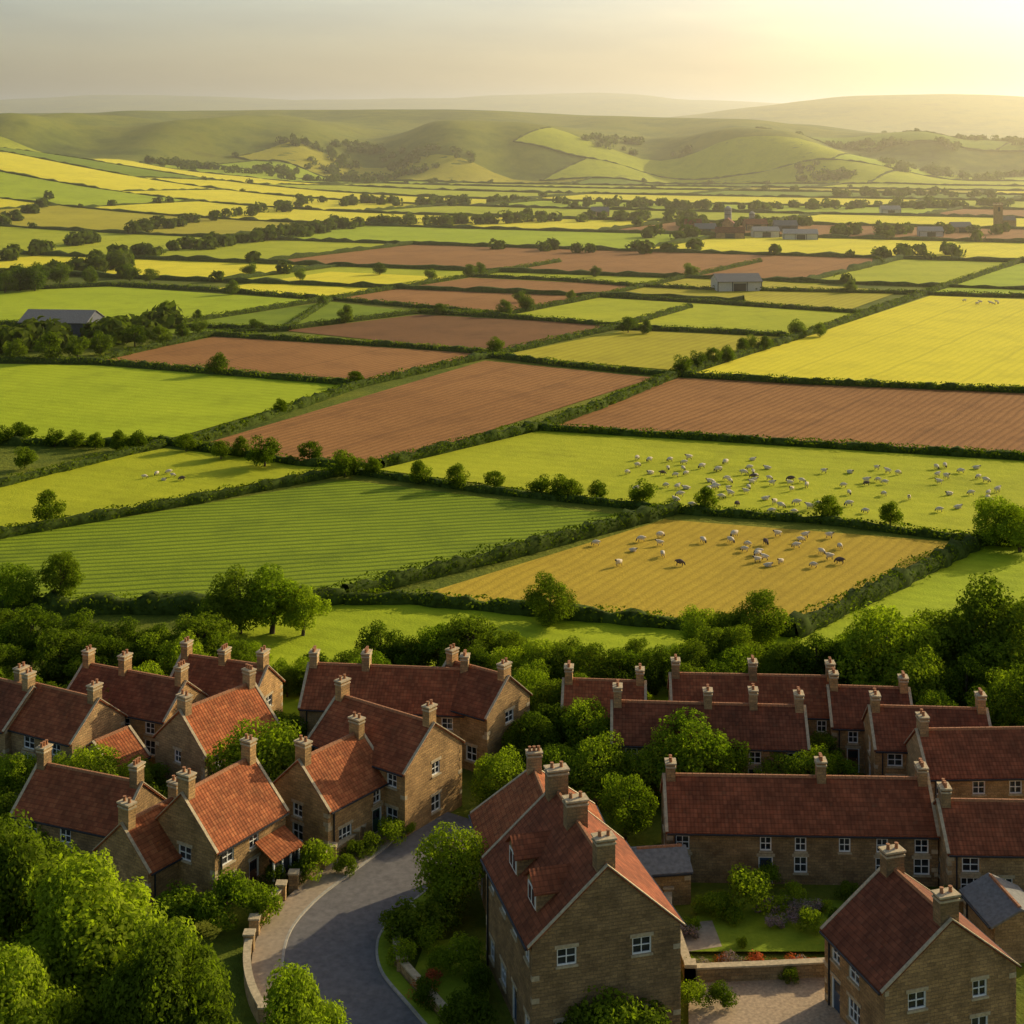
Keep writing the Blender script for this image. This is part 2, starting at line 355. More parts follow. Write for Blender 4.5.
HOUSES=[]
def house(u,v,th,A,B,ridge,ev,rise,chim=(-1,1),world=None,stone=None,rf=None,name='stone_house',dorm=(),porch=None,roofmat=None,wins=True,seed=None,cw=1.0):
    rd=random.Random(seed if seed is not None else int(u*7+v*13))
    t=math.radians(th); a=Vector((math.cos(t),math.sin(t))); b=Vector((-math.sin(t),math.cos(t)))
    c=Vector(world) if world else Vector(site(u,v))+a*A/2+b*B/2
    if ridge=='a': L,W,rot=A,B,t
    else: L,W,rot=B,A,t+math.pi/2
    st=STONES[rd.randrange(3) if stone is None else stone]; rm=roofmat or ROOFS[rd.randrange(3) if rf is None else rf]
    dm=M_DOORS[rd.randrange(3)]
    e=bpy.data.objects.new(name,None); COL.objects.link(e); e.location=(c.x,c.y,0); e.rotation_euler[2]=rot
    e.empty_display_size=0.5
    HOUSES.append((c.x,c.y,L/2,W/2,rot))
    wbm=MB();win=MB();rb=MB();cb=MB()
    two=ev>3.3
    def mk(Lw,door,n=None):
        r=[]
        if not wins: return r
        if n is None: n=max(1,int(round(Lw/2.5)))
        uv=ev-1.35 if two else None
        dk=rd.randrange(n) if door else -1
        for i in range(n):
            cu=Lw*(i+0.5)/n+rd.uniform(-0.3,0.3)
            ww=rd.choice([0.75,0.9,1.1])
            if two and rd.random()<0.85: r.append((cu,uv,ww,0.92,'w'))
            if i==dk: r.append((cu,0.02,0.95,min(2.0,ev-1.75 if two else ev-0.3),'d'))
            elif rd.random()<0.8 and ev-1.35-0.85>0.9: r.append((cu,0.75,ww*1.15,min(1.15,ev-1.35-0.75-0.35) if two else 1.1,'w'))
        return r
    x,y=L/2,W/2
    wall(wbm,win,(-x,-y),(x,-y),ev,mk(L,True),st,dm)
    wall(wbm,win,(x,-y),(x,y),ev,mk(W,False,1 if W<6.5 else 2),st,dm)
    wall(wbm,win,(x,y),(-x,y),ev,mk(L,True),st,dm)
    wall(wbm,win,(-x,y),(-x,-y),ev,mk(W,False,1 if W<6.5 else 2),st,dm)
    wbm.face([(x,-y,ev),(x,y,ev),(x,0,ev+rise)],st); wbm.face([(-x,y,ev),(-x,-y,ev),(-x,0,ev+rise)],st)
    for sx in (-1,1):
        for sy in (-1,1):
            k=0;z=0.05
            while z<ev-0.35:
                lx=0.42 if k%2 else 0.24; ly=0.24 if k%2 else 0.42
                xo=sx*(x+0.018); yo=sy*(y+0.018)
                wbm.box(min(xo,xo-sx*lx),max(xo,xo-sx*lx),min(yo,yo-sy*ly),max(yo,yo-sy*ly),z,z+0.27,st if rd.random()<.75 else M_TRIM); z+=0.30;k+=1
    roof_gable(rb,L,W,ev,rise,rm,cop=(roofmat is None))
    for c_ in chim:
        xx=c_*(L/2-0.42*cw)
        chimney(cb,xx,0,ev+rise-0.8,ev+rise+rd.uniform(0.95,1.35)*(cw**.7),st,0.6*cw,rd.choice([0.8,0.95])*cw,rd.choice([2,2,3]))
    for (dx,s) in dorm:
        yf=s*(W/2-0.75); zf=ev+ (0.75)*rise/(W/2)
        w=0.95;hh=1.25
        ys=yf-s*2.4
        lo,hi=min(yf,ys),max(yf,ys)
        rb.box(dx-w,dx+w,lo,hi,zf-0.25,zf+hh,st)
        win.box(dx-w+.2,dx+w-.2,(yf+s*0.003) if s>0 else yf-0.04,(yf+0.04) if s>0 else yf-0.003,zf+0.15,zf+hh-0.1,M_WHITE)
        for q in (-1,1):
            win.box(dx+q*0.34-0.26,dx+q*0.34+0.26,(yf+.042) if s>0 else yf-.05,(yf+.05) if s>0 else yf-.042,zf+.25,zf+hh-.2,M_GLASS)
        for q in (1,-1):
            A_=[(dx+q*(w+.2),lo-.2,zf+hh-.12),(dx+q*(w+.2),hi+.2,zf+hh-.12),(dx,hi+.2,zf+hh+.75),(dx,lo-.2,zf+hh+.75)]
            if q<0: A_=[A_[1],A_[0],A_[3],A_[2]]
            B_=[(p[0],p[1],p[2]+.09) for p in A_]
            rb.hexa(A_+B_,rm,skip=(4,))
        tri=[(dx-w,yf,zf+hh),(dx+w,yf,zf+hh),(dx,yf,zf+hh+.72)]
        rb.face(tri if s<0 else tri[::-1],st)
    if porch:
        px,s=porch
        w=1.3;dp=1.5;y0=s*(W/2+.01);y1=s*(W/2+dp)
        wbm.box(px-w,px+w,min(y0,y1),max(y0,y1),0,0.8,st)
        for q in (-1,-.33,.33,1):
            yq=y1-s*.06
            win.box(px+q*(w-.06)-.05,px+q*(w-.06)+.05,yq-.05,yq+.05,0.8,2.1,M_WHITE)
        yi=y1-s*.10
        win.box(px-w+.03,px+w-.03,yi-.01,yi+.01,0.8,2.1,M_GLASS)
        a_=[(px-w-.15,y1+s*.2,2.1),(px+w+.15,y1+s*.2,2.1),(px+w+.15,y0,2.95),(px-w-.15,y0,2.95)]
        if s>0: a_=[a_[1],a_[0],a_[3],a_[2]]
        rb.hexa(a_+[(p[0],p[1],p[2]+.1) for p in a_],rm)
    wbm.box(-x+.5,-x+.58,-y-.1,-y-.02,0,ev-.3,M_GUT); wbm.box(x-.58,x-.5,y+.02,y+.1,0,ev-.3,M_GUT)
    for mb,nm in ((wbm,'walls'),(rb,'roof'),(win,'windows_and_doors'),(cb,'chimneys')):
        mb.obj(nm,parent=e)
    return e

# ---------------------------------------------------------------- foliage
def leaf_quads(C,Nn,size):
    n=len(C); r=rng.normal(size=(n,3)); Nn=Nn/np.linalg.norm(Nn,axis=1)[:,None]
    t=np.cross(Nn,r); t/=np.linalg.norm(t,axis=1)[:,None]+1e-9; b=np.cross(Nn,t)
    s=(size*rng.uniform(0.65,1.3,n))[:,None]
    v=np.stack([C-t*s*.55,C-b*s*.32+Nn*s*.08,C+t*s*.55,C+b*s*.32+Nn*s*.08],axis=1)
    return v.reshape(-1,3)
def mesh_np(name,V,Q,mats,midx=None):
    me=bpy.data.meshes.new(name)
    nq=len(Q)
    me.vertices.add(len(V)); me.vertices.foreach_set('co',np.asarray(V,dtype=np.float32).ravel())
    me.loops.add(nq*4); me.loops.foreach_set('vertex_index',np.asarray(Q,dtype=np.int32).ravel())
    me.polygons.add(nq); me.polygons.foreach_set('loop_start',np.arange(0,nq*4,4,dtype=np.int32))
    me.polygons.foreach_set('loop_total',np.full(nq,4,dtype=np.int32))
    for m in mats: me.materials.append(m)
    if midx is not None: me.polygons.foreach_set('material_index',np.asarray(midx,dtype=np.int32))
    me.update(calc_edges=True); me.validate()
    return me
def tube(pts,rad,n=7):
    V=[];Q=[]
    for i,(p,r) in enumerate(zip(pts,rad)):
        p=np.array(p)
        d=np.array(pts[min(i+1,len(pts)-1)])-np.array(pts[max(i-1,0)]); d=d/(np.linalg.norm(d)+1e-9)
        a=np.cross(d,[0.3,1,0.1]); a/=np.linalg.norm(a); b=np.cross(d,a)
        for k in range(n):
            th=2*math.pi*k/n; V.append(p+r*(math.cos(th)*a+math.sin(th)*b))
    for i in range(len(pts)-1):
        for k in range(n):
            Q.append((i*n+k,i*n+(k+1)%n,(i+1)*n+(k+1)%n,(i+1)*n+k))
    return V,Q
def tree_mesh(name,h,rad,ncl,nleaf,leaf,lmat,lo=0.18,clr=(0.26,0.42),trunk=True,full=False):
    V=[];Q=[];M=[]
    def add(v,q,m):
        o=len(V); V.extend([tuple(x) for x in v]); Q.extend([tuple(i+o for i in f) for f in q]); M.extend([m]*len(q))
    cz=h*(lo+1)/2; rz=h*(1-lo)/2
    cl=[]
    for i in range(ncl):
        d=rng.normal(size=3); d/=np.linalg.norm(d)
        if d[2]<-0.55 and not full: d[2]*=-0.6
        r=rng.uniform(0.45,0.80)
        rr=rng.uniform(*clr)*rad
        taper=1.0-0.25*max(0,d[2])
        cl.append((d[0]*rad*r*taper*rng.uniform(.85,1.15),d[1]*rad*r*taper*rng.uniform(.85,1.15),cz+d[2]*(rz*r*0.98),rr))
    cl=np.array(cl)
    if trunk:
        bx,by=rng.uniform(-.03,.03,2)*h
        v,q=tube([(0,0,-0.1),(bx*.4,by*.4,h*.16),(bx,by,h*.34),(bx*1.3,by,h*.6)],[h*.034,h*.026,h*.02,h*.008]); add(v,q,0)
        for i in rng.choice(ncl,min(9,ncl),replace=False):
            c=cl[i]; s=h*rng.uniform(.2,.4)
            v,q=tube([(bx*.6,by*.6,s),((bx+c[0])*.5,(by+c[1])*.5,(s+c[2])*.5+.03*h),(c[0],c[1],c[2])],[h*.013,h*.009,h*.003],5); add(v,q,0)
    w=cl[:,3]**2; idx=rng.choice(ncl,nleaf,p=w/w.sum())
    d=rng.normal(size=(nleaf,3)); d/=np.linalg.norm(d,axis=1)[:,None]
    rr=cl[idx,3]*rng.uniform(0.55,1.08,nleaf)**0.7*(1+.12*np.sin(d[:,0]*7+idx))
    C=cl[idx,:3]+d*rr[:,None]*np.array([1,1,.85])
    ok=C[:,2]>0.02*h; C=C[ok]; d=d[ok]
    N=d+rng.normal(scale=.55,size=d.shape)+np.array([0,0,.25])
    lv=leaf_quads(C,N,leaf)
    V0=np.array(V) if V else np.zeros((0,3)); nq=len(C)
    Vall=np.vstack([V0,lv]); lq=np.arange(nq*4).reshape(-1,4)+len(V0)
    Qall=np.vstack([np.array(Q,dtype=int).reshape(-1,4),lq]); Mall=np.concatenate([np.array(M,dtype=int),np.ones(nq,dtype=int)])
    return mesh_np(name,Vall,Qall,[M_BARK,lmat],Mall)
BIG=[tree_mesh('big_tree',15,5.6,110,46000,0.25,M_LEAF,0.14,(0.16,0.28)),tree_mesh('big_tree',15,5.6,100,46000,0.25,M_LEAFY,0.14,(0.16,0.28))]
MID=[tree_mesh('mid_tree',8,3.6,44,10500,0.25,M_LEAF if i%3 else M_LEAFY,0.0,(0.22,0.36),True,True) for i in range(5)]
SML=[tree_mesh('small_tree',5,2.5,28,3600,0.27,M_LEAF,0.0,(0.28,0.42),True,True) for i in range(5)]
SHR=[tree_mesh('shrub',2,1.15,14,2400,0.13,M_LEAF if i%2 else M_LEAFY,-0.1,(0.3,0.45),False) for i in range(4)]
FLW=[tree_mesh('flowers',1,0.9,12,900,0.10,M_FLR,-0.3,(0.25,0.4),False),tree_mesh('flowers',1,0.9,12,900,0.10,M_FLP,-0.3,(0.25,0.4),False)]
def inst(name,me,x,y,z,s,wf=1.0):
    o=bpy.data.objects.new(name,me); COL.objects.link(o)
    o.location=(x,y,z); o.rotation_euler[2]=random.uniform(0,6.28); k=s*wf*random.uniform(.93,1.07)
    o.scale=(k,k*random.uniform(.92,1.08),s); return o
HT={id(BIG):15,id(MID):8,id(SML):5,id(SHR):2,id(FLW):1}
def plant(name,lib,u,vt,vb,wf=1.0,k=None):
    x,y=site(u,vb); h=(vb-vt)/ppm(vb); s=h/HT[id(lib)]
    me=lib[k] if k is not None else random.choice(lib)
    return inst(name,me,x,y,0,s,wf)

# ---------------------------------------------------------------- ground
ys=[-150,-80,0,30,60]
y=80.0
while y<13000:
    ys.append(y); y*= (1.03 if y<600 else (1.0075 if y<2400 else 1.02))
nx=330; V=[]; Fq=[]
for y in ys:
    hw=400+1.0*max(y,0)
    for i in range(nx+1):
        s=(i/nx*2-1); s=0.55*s+0.45*s**3
        x=hw*s; V.append((x,y,terrain(x,y)))
for j in range(len(ys)-1):
    for i in range(nx):
        a=j*(nx+1)+i; Fq.append((a,a+1,a+nx+2,a+nx+1))
me=mesh_np('ground',np.array(V),np.array(Fq),[M_GROUND]); me.polygons.foreach_set('use_smooth',[True]*len(me.polygons))
COL.objects.link(bpy.data.objects.new('ground',me))

# ---------------------------------------------------------------- field materials
A1=58.0; A2=-24.0
FM={
 'green': field_mat('crop_green',(0.175,0.235,0.007),(0.27,0.33,0.013),12,1.5,0.8,0.5,(0.055,0.09,0.005)),
 'ochre': field_mat('stubble_ochre',(0.40,0.265,0.02),(0.55,0.375,0.035),A1,1.3,0.35,0.4,(0.26,0.17,0.014)),
 'pasture': field_mat('pasture',(0.31,0.335,0.009),(0.50,0.485,0.02),A2,3.0,0.12,0.5),
 'brown': field_mat('ploughed_brown',(0.28,0.125,0.036),(0.41,0.19,0.056),A1,1.4,0.5,0.6,(0.14,0.065,0.02),tram=9),
 'dbrown': field_mat('ploughed_dark',(0.17,0.078,0.026),(0.26,0.12,0.04),A2,1.4,0.5,0.6,(0.09,0.042,0.015)),
 'yellow': field_mat('crop_yellow',(0.64,0.54,0.02),(0.82,0.68,0.035),A1,1.8,0.25,0.4,(0.46,0.38,0.018),tram=8),
 'bright': field_mat('crop_bright',(0.28,0.345,0.008),(0.44,0.49,0.018),A2,2.5,0.2,0.4),
 'olive': field_mat('crop_olive',(0.36,0.30,0.014),(0.50,0.42,0.025),A1,2.2,0.3,0.4),
}
nf=[0]
def field(name,mat,pts):
    P=[site(*p) for p in pts]; z=0.06+0.006*nf[0]; nf[0]+=1
    V=[(x,y,z) for x,y in P]
    ar=sum(P[i][0]*P[(i+1)%len(P)][1]-P[(i+1)%len(P)][0]*P[i][1] for i in range(len(P)))
    f=list(range(len(P)))
    if ar<0: f=f[::-1]
    obj_from(name,V,[f],[FM.get(mat) or mat])
field('meadow','bright',[(200,720),(200,612),(345,600),(690,627),(800,634),(1100,480),(1250,560),(1100,680),(800,700)])
field('striped_crop_field','green',[(-150,565),(345,480),(640,518),(345,598),(250,612),(60,612),(-150,590)])
field('stubble_field','ochre',[(415,597),(665,520),(960,543),(795,630),(690,626)])
field('sheep_pasture','pasture',[(378,470),(540,431),(1200,473),(1200,556),(675,510)])
field('ploughed_field','brown',[(555,427),(675,378),(1200,402),(1200,465)])
field('ripe_crop_field','yellow',[(690,375),(930,296),(1200,306),(1200,396)])
field('ploughed_field','brown',[(195,447),(485,361),(655,378),(380,466),(290,463)])
field('grass_field','bright',[(-150,440),(-150,362),(100,366),(355,386),(165,441)])
field('ploughed_field','brown',[(95,361),(215,337),(495,355),(375,381)])
field('ploughed_field','dbrown',[(285,331),(420,315),(610,325),(495,353)])
field('grass_field','pasture',[(-150,510),(165,449),(335,468),(0,535),(-150,560)])
field('stubble_field','olive',[(500,356),(625,331),(800,338),(690,372)])
field('grass_field','pasture',[(510,316),(600,298),(860,314),(795,336)])
field('ploughed_field','brown',[(330,300),(470,278),(640,286),(500,315)])
field('grass_field','bright',[(-150,322),(-100,296),(110,287),(320,301),(160,326)])
field('crop_field','green',[(150,335),(170,326),(330,302),(420,313),(290,330)])
field('crop_field','yellow',[(210,290),(330,272),(460,278),(325,299)])
field('crop_field','olive',[(620,293),(700,276),(900,292),(850,310)])
field('grass_field','bright',[(910,294),(1030,262),(1250,270),(1250,300)])
field('field_lane',M_GRAVEL,[(340,600),(343,598),(676,512),(672,512)])

pm=[FM[k] for k in ('yellow','bright','pasture','olive','brown','green','dbrown')]
wts=[.25,.23,.20,.10,.11,.09,.02]
a=np.array([math.cos(math.radians(57)),math.sin(math.radians(57))]); b=np.array([math.cos(math.radians(-19)),math.sin(math.radians(-19))])
PV=[];PF=[];PMI=[];hed=[]
R=random.Random(11)
def okcell(x,y):
    if y>1550: return False
    if y<430 and abs(x)<0.42*y+40: return False
    if y<165: return False
    if abs(x)>0.62*y+350: return False
    z=terrain(x,y)
    if z>13 and not (x<-150 and y<1150):
        return mnoise.noise(Vector((x*.004,y*.004,4)))>0.05 and z<34
    return True
s=-900.0
while s<2300:
    ds=R.uniform(52,100)
    t=-1600+R.uniform(0,100)
    while t<1900:
        dt=R.uniform(130,280)
        c=a*(s+ds/2)+b*(t+dt/2)
        if okcell(c[0],c[1]):
            i0=len(PV); nu,nv=16,8
            for j in range(nv+1):
                for i in range(nu+1):
                    p=a*(s+ds*j/nv)+b*(t+dt*i/nu)
                    z=terrain(p[0],p[1]); PV.append((p[0],p[1],z+0.03+0.7*min(1,max(0,z)/6)))
            k=R.choices(range(7),wts)[0]
            if c[1]>800 and k in(4,6): k=R.choice([0,1,2,5])
            for j in range(nv):
                for i in range(nu):
                    q=i0+j*(nu+1)+i; PF.append((q,q+1,q+nu+2,q+nu+1)); PMI.append(k)
            if c[1]>430 or abs(c[0])>0.42*c[1]+60:
                hed.append([tuple(a*s+b*(t+dt*i/8)) for i in range(9)])
                hed.append([tuple(a*(s+ds*i/4)+b*t) for i in range(5)])
        t+=dt
    s+=ds
me=mesh_np('patchwork_fields',np.array(PV),np.array(PF),pm,PMI)
COL.objects.link(bpy.data.objects.new('patchwork_fields',me))

# ---------------------------------------------------------------- hedges
def resample(P,step):
    o=[]
    for i in range(len(P)-1):
        x0,y0=P[i];x1,y1=P[i+1];L=math.hypot(x1-x0,y1-y0);n=max(1,int(L/step))
        for k in range(n): o.append((lerp(x0,x1,k/n),lerp(y0,y1,k/n)))
    o.append(P[-1]); return o
def hedge_geo(P,w,h,step,V,Q,bump=0.25,zt=True):
    S=resample(P,step); n=len(S); base=len(V)
    prof=[(-.5,-.1),(-.55,.45),(-.3,.92),(.3,.95),(.55,.45),(.5,-.1)]
    for i,(x,y) in enumerate(S):
        x0,y0=S[max(i-1,0)];x1,y1=S[min(i+1,n-1)];L=math.hypot(x1-x0,y1-y0)+1e-9;nx_,ny_=-(y1-y0)/L,(x1-x0)/L
        k=1+bump*mnoise.noise(Vector((x*.45,y*.45,0)))*2; z=terrain(x,y)
        for (a_,b_) in prof:
            j=1+.15*random.uniform(-1,1)
            V.append((x+nx_*a_*w*k*j,y+ny_*a_*w*k*j,z+b_*h*(k if b_>0 else 1)*(j if b_>0 else 1)))
    for i in range(n-1):
        for p in range(5):
            q=base+i*6+p; Q.append((q,q+1,q+7,q+6))
    return S
RH=random.Random(99)
def hedge(P,w,h,dens,leaf,name='field_hedge'):
    V=[];Q=[]; hedge_geo(P,w*.75,h*.8,1.0 if dens>15 else 2.0,V,Q)
    M=[0]*len(Q)
    S=np.array(resample(P,0.5)); n=int(len(S)*.5*dens)
    i=rng.integers(0,len(S)-1,n); c=S[i]+(S[i+1]-S[i])*rng.random((n,1)); d=S[i+1]-S[i]; d/=np.linalg.norm(d,axis=1)[:,None]
    th=rng.uniform(-.15,1.15,n)*math.pi; nrm=np.stack([-d[:,1]*np.cos(th),d[:,0]*np.cos(th),np.sin(th)],axis=1)
    k=np.array([1+.7*mnoise.noise(Vector((p[0]*.4,p[1]*.4,0))) for p in c])*rng.uniform(.85,1.12,n)
    C=np.stack([c[:,0]+nrm[:,0]*w*.5*k,c[:,1]+nrm[:,1]*w*.5*k,h*.45+nrm[:,2]*h*.5*k],axis=1)
    C[:,2]=np.maximum(C[:,2],.05)
    lv=leaf_quads(C,nrm+rng.normal(scale=.5,size=nrm.shape),leaf)
    V0=np.array(V); Va=np.vstack([V0,lv]); Qa=np.vstack([np.array(Q),np.arange(n*4).reshape(-1,4)+len(V0)])
    me=mesh_np(name,Va,Qa,[M_CORE,M_HEDGE],M+[1]*n)
    COL.objects.link(bpy.data.objects.new(name,me))
    if dens<25:
        for (x,y) in resample(P,11):
            if RH.random()<.13 and y>225: inst('hedgerow_tree',RH.choice(SML),x,y,0,RH.uniform(.5,.95),1.05)
def hp(*pts,w=2.0,h=1.6,dens=30,leaf=.32):
    hedge([site(*p) for p in pts],w,h,dens,leaf)
hp((-150,600),(60,612),(250,612),(345,602),w=2.2,h=1.9)
hp((345,598),(500,560),(678,512),w=2.2,h=1.8,dens=40)
hp((420,604),(690,630),(795,636),w=1.8,h=1.5)
hp((345,604),(420,603),w=1.8,h=1.5)
hp((790,638),(900,585),(990,540),(1100,486),w=2.4,h=1.9,dens=40)
hp((-150,568),(0,538),(200,502),(345,474),w=1.8,h=1.4)
hp((330,470),(480,492),(665,512),(820,523),(970,542),w=1.5,h=1.1)
hp((960,542),(1100,554),(1250,566),w=1.6,h=1.2)
hp((380,467),(540,429),(600,408),(675,377),w=2.2,h=1.6,dens=28,leaf=.36)
hp((535,430),(800,446),(1200,470),w=1.8,h=1.3,dens=26,leaf=.38)
hp((670,376),(800,384),(1200,400),w=1.8,h=1.4,dens=26,leaf=.4)
hp((675,377),(800,338),(930,293),(1030,259),(1100,240),w=2.2,h=1.6,dens=18,leaf=.45)
hp((160,443),(300,466),(380,469),w=1.6,h=1.3,dens=26,leaf=.36)
hp((-150,442),(80,446),(165,444),(200,443),w=1.6,h=1.3,dens=26,leaf=.36)
hp((165,446),(-20,492),(-150,512),w=1.6,h=1.3,dens=22,leaf=.36)
hp((190,446),(355,388),(490,357),(620,328),(690,308),w=2.0,h=1.5,dens=22,leaf=.4)
hp((-150,360),(100,364),(200,373),(355,386),w=2.0,h=1.5,dens=18,leaf=.4)
hp((490,357),(560,366),(675,377),w=1.8,h=1.3,dens=18,leaf=.42)
hp((95,362),(215,335),(285,330),(330,301),w=1.8,h=1.4,dens=16,leaf=.45)
hp((215,336),(400,347),(495,355),w=1.8,h=1.3,dens=16,leaf=.45)
hp((285,330),(420,313),(510,316),w=1.8,h=1.3,dens=14,leaf=.5)
hp((420,313),(520,319),(620,327),w=1.8,h=1.3,dens=14,leaf=.5)
hp((620,329),(700,332),(800,338),w=1.8,h=1.3,dens=14,leaf=.5)
hp((500,316),(600,297),(700,275),(760,262),w=1.8,h=1.4,dens=14,leaf=.5)
hp((600,297),(720,304),(865,314),w=1.8,h=1.3,dens=14,leaf=.5)
hp((-150,324),(160,327),(290,331),w=2.0,h=1.5,dens=14,leaf=.5)
hp((160,327),(330,300),(470,277),(560,262),w=1.8,h=1.4,dens=14,leaf=.5)
hp((330,300),(410,307),(505,316),w=1.8,h=1.3,dens=14,leaf=.5)
hp((-100,295),(110,286),(210,291),(325,300),w=2.0,h=1.5,dens=12,leaf=.55)
hp((470,277),(560,281),(640,287),(700,290),(900,294),(1250,304),w=1.8,h=1.4,dens=12,leaf=.55)
HV=[];HQ=[]
for P in hed: hedge_geo(P,2.0,1.4,3.5,HV,HQ,0.45)
me=mesh_np('distant_hedgerows',np.array(HV),np.array(HQ),[M_CORE]); COL.objects.link(bpy.data.objects.new('distant_hedgerows',me))

# ---------------------------------------------------------------- distant trees
TC=[];TN=[];TS=[]
def blobtree(x,y,r,n=80):
    z=terrain(x,y)
    k=rng.integers(4,7)
    cc=rng.normal(scale=.34*r,size=(k,3)); cc[:,2]=np.abs(cc[:,2])*.6
    cr=rng.uniform(.55,.8,k)*r
    i=rng.integers(0,k,n); d=rng.normal(size=(n,3)); d/=np.linalg.norm(d,axis=1)[:,None]
    C=cc[i]+d*cr[i][:,None]; C[:,2]=np.maximum(C[:,2]+r*.55,0.1)
    TC.append(C+np.array([x,y,z])); TN.append(d+rng.normal(scale=.3,size=d.shape)); TS.append(np.full(n,r*.42))
R2=random.Random(5)
for P in hed:
    for (x,y) in resample(P,9.0):
        if R2.random()<(0.03+0.12*(mnoise.noise(Vector((x*.008,y*.008,2)))>.18)): blobtree(x,y,R2.uniform(1.5,2.9))
def wood(u0,v0,u1,v1,n,r=(2,3.4),sp=6):
    for i in range(n):
        t=R2.random(); u=lerp(u0,u1,t); v=lerp(v0,v1,t)+R2.uniform(-1,1)*sp*.3
        x,y=site(u,max(v,175)); y+=R2.uniform(-sp,sp)*1.5
        blobtree(x,y,R2.uniform(*r))
for w in [(-20,287,120,268,34),(100,262,330,232,50),(0,262,110,240,14),(320,228,530,222,34),(540,222,700,218,24),(130,236,300,212,26),
          (300,208,520,204,34),(560,205,700,208,22),(700,210,1020,206,50),(830,196,1000,196,36),(-20,352,150,338,18),(90,345,180,326,14),(-20,240,60,214,14),
          (640,240,700,238,8),(820,236,1020,232,16),(450,250,700,252,10),(860,262,1010,248,8),(680,228,830,225,26)]:
    wood(*w)
for i in range(1500):
    x=R2.uniform(-900,900); y=R2.uniform(1120,1750); z=terrain(x,y)
    nz=mnoise.noise(Vector((x*.0045,y*.009,7)))
    if nz>.24 and z<32 or (x>150 and x<520 and 1180<y<1420 and z<30 and nz>.02):
        for k in range(6): blobtree(x+R2.uniform(-12,12),y+R2.uniform(-8,8),R2.uniform(2.4,4),40)
C=np.vstack(TC);N_=np.vstack(TN);S_=np.concatenate(TS)
me=mesh_np('distant_trees',leaf_quads(C,N_,S_*1.9),np.arange(len(C)*4).reshape(-1,4),[M_FAR]); COL.objects.link(bpy.data.objects.new('distant_trees',me))

# ---------------------------------------------------------------- field trees
for (u,vt,vb) in [(50,490,524),(265,434,466),(345,447,476),(373,456,475),(221,440,459),(186,433,451),(420,460,483),(457,462,488),(494,470,488),
    (541,474,496),(560,474,498),(573,478,498),(598,480,499),(643,479,505),(705,486,511),(828,494,520),(890,500,525),(218,352,374),(25,445,468),
    (22,420,441),(120,430,450),(139,430,450),(95,432,448),(75,430,447),(48,332,361),(78,334,358),(100,331,354),(135,324,346),(160,324,344),(182,322,338),
    (683,354,374),(698,350,368),(713,347,364),(728,345,361),(742,338,352),(750,334,350),(765,336,349),(628,316,332),(645,320,333),(797,319,336),
    (571,290,299),(820,322,336),(20,264,290),(35,262,290),(345,305,322),(440,303,314),(232,280,294),(165,300,316),(255,318,330),(595,266,276),
    (310,440,462),(240,436,456),(5,425,444),(55,428,446),(15,338,360),(60,322,340),(120,320,340),(200,318,334),(5,270,292),(60,262,284),(90,266,284),(130,262,280),
    (150,268,282),(480,262,274),(430,268,280),(380,262,274),(300,268,280),(250,262,276),(520,290,302),(690,262,276),(850,280,292)]:
    plant('hedgerow_tree',SML,u,vt-1,vb+1,1.05)
plant('hedgerow_tree',MID,997,488,546,1.05)
plant('hedgerow_tree',MID,1020,500,552,1.1)
for (u,vt,vb,w) in [(62,543,606,.85),(14,556,612,1.1),(240,562,634,1.05),(272,556,634,1.15),(303,578,636,1.0),(215,590,640,1.1),(550,572,624,1.15),(760,586,648,1.1),(700,602,648,1.2),(728,606,652,1.2),
    (470,608,672,1.15),(440,622,668,1.1),(30,600,672,1.1),(85,606,672,1.1),(0,600,660,1.1),(120,618,676,1.1),(155,622,676,1.1),(200,606,672,1.2),(0,640,700,1.1),
    (890,590,700,1.05),(860,612,690,1.0),(940,600,690,1.1),(985,575,690,.95),(1022,590,700,1.1),(915,640,720,1.0),(965,650,725,1.0),(1010,660,735,1.0),(850,640,690,1.2),
    (815,630,690,1.1),(780,640,690,1.2),(735,640,690,1.3),(690,640,690,1.3),(655,645,695,1.1),(620,645,700,1.2),(590,640,700,1.2),(560,640,690,1.2),(530,655,700,1.2),(505,640,690,1.0),
    (1040,650,760,1.0),(240,640,690,1.0),(895,640,700,1.1),(1000,620,700,1.1),(60,620,690,1.1),(180,628,690,1.0),(100,630,690,1.0)]:
    plant('deciduous_tree',MID,u,vt,vb,w)
for (u,vt,vb,w) in [(693,702,800,1.15),(670,722,800,1.0),(808,738,800,1.3),(780,745,798,1.1),(840,750,800,1.1),(590,690,765,1.1),(562,700,758,1.0),(598,726,800,1.1),(140,676,748,1.0),(165,692,750,.9),(262,706,810,1.1),(285,722,800,1.0),
    (95,738,812,1.2),(60,750,800,1.1),(132,752,812,1.0),(480,695,755,1.0),(500,742,812,1.0),(455,812,912,1.0),(840,690,745,1.2),(940,684,745,1.1),(890,690,745,1.0),(990,684,745,1.2),
    (560,738,800,1.1),(625,765,840,.9),(30,800,860,1.3),(545,700,760,1.0),(240,735,815,.9),(640,740,800,.9),(720,735,800,1.0),(860,700,752,1.0),(650,690,742,1.0),(525,715,770,1.0),(15,745,800,1.1),
    (145,655,725,1.0),(120,680,745,1.0),(540,690,735,1.0)]:
    plant('deciduous_tree',MID,u,vt,vb,w,k=random.choice([0,3,0,3,1]))
for (u,vt,vb,w,k) in [(95,835,1160,1.0,1),(10,800,1110,.8,0),(165,905,1230,.70,0),(300,950,1240,.75,1),(20,930,1260,.8,1)]:
    plant('large_deciduous_tree',BIG,u,vt,vb,w,k)

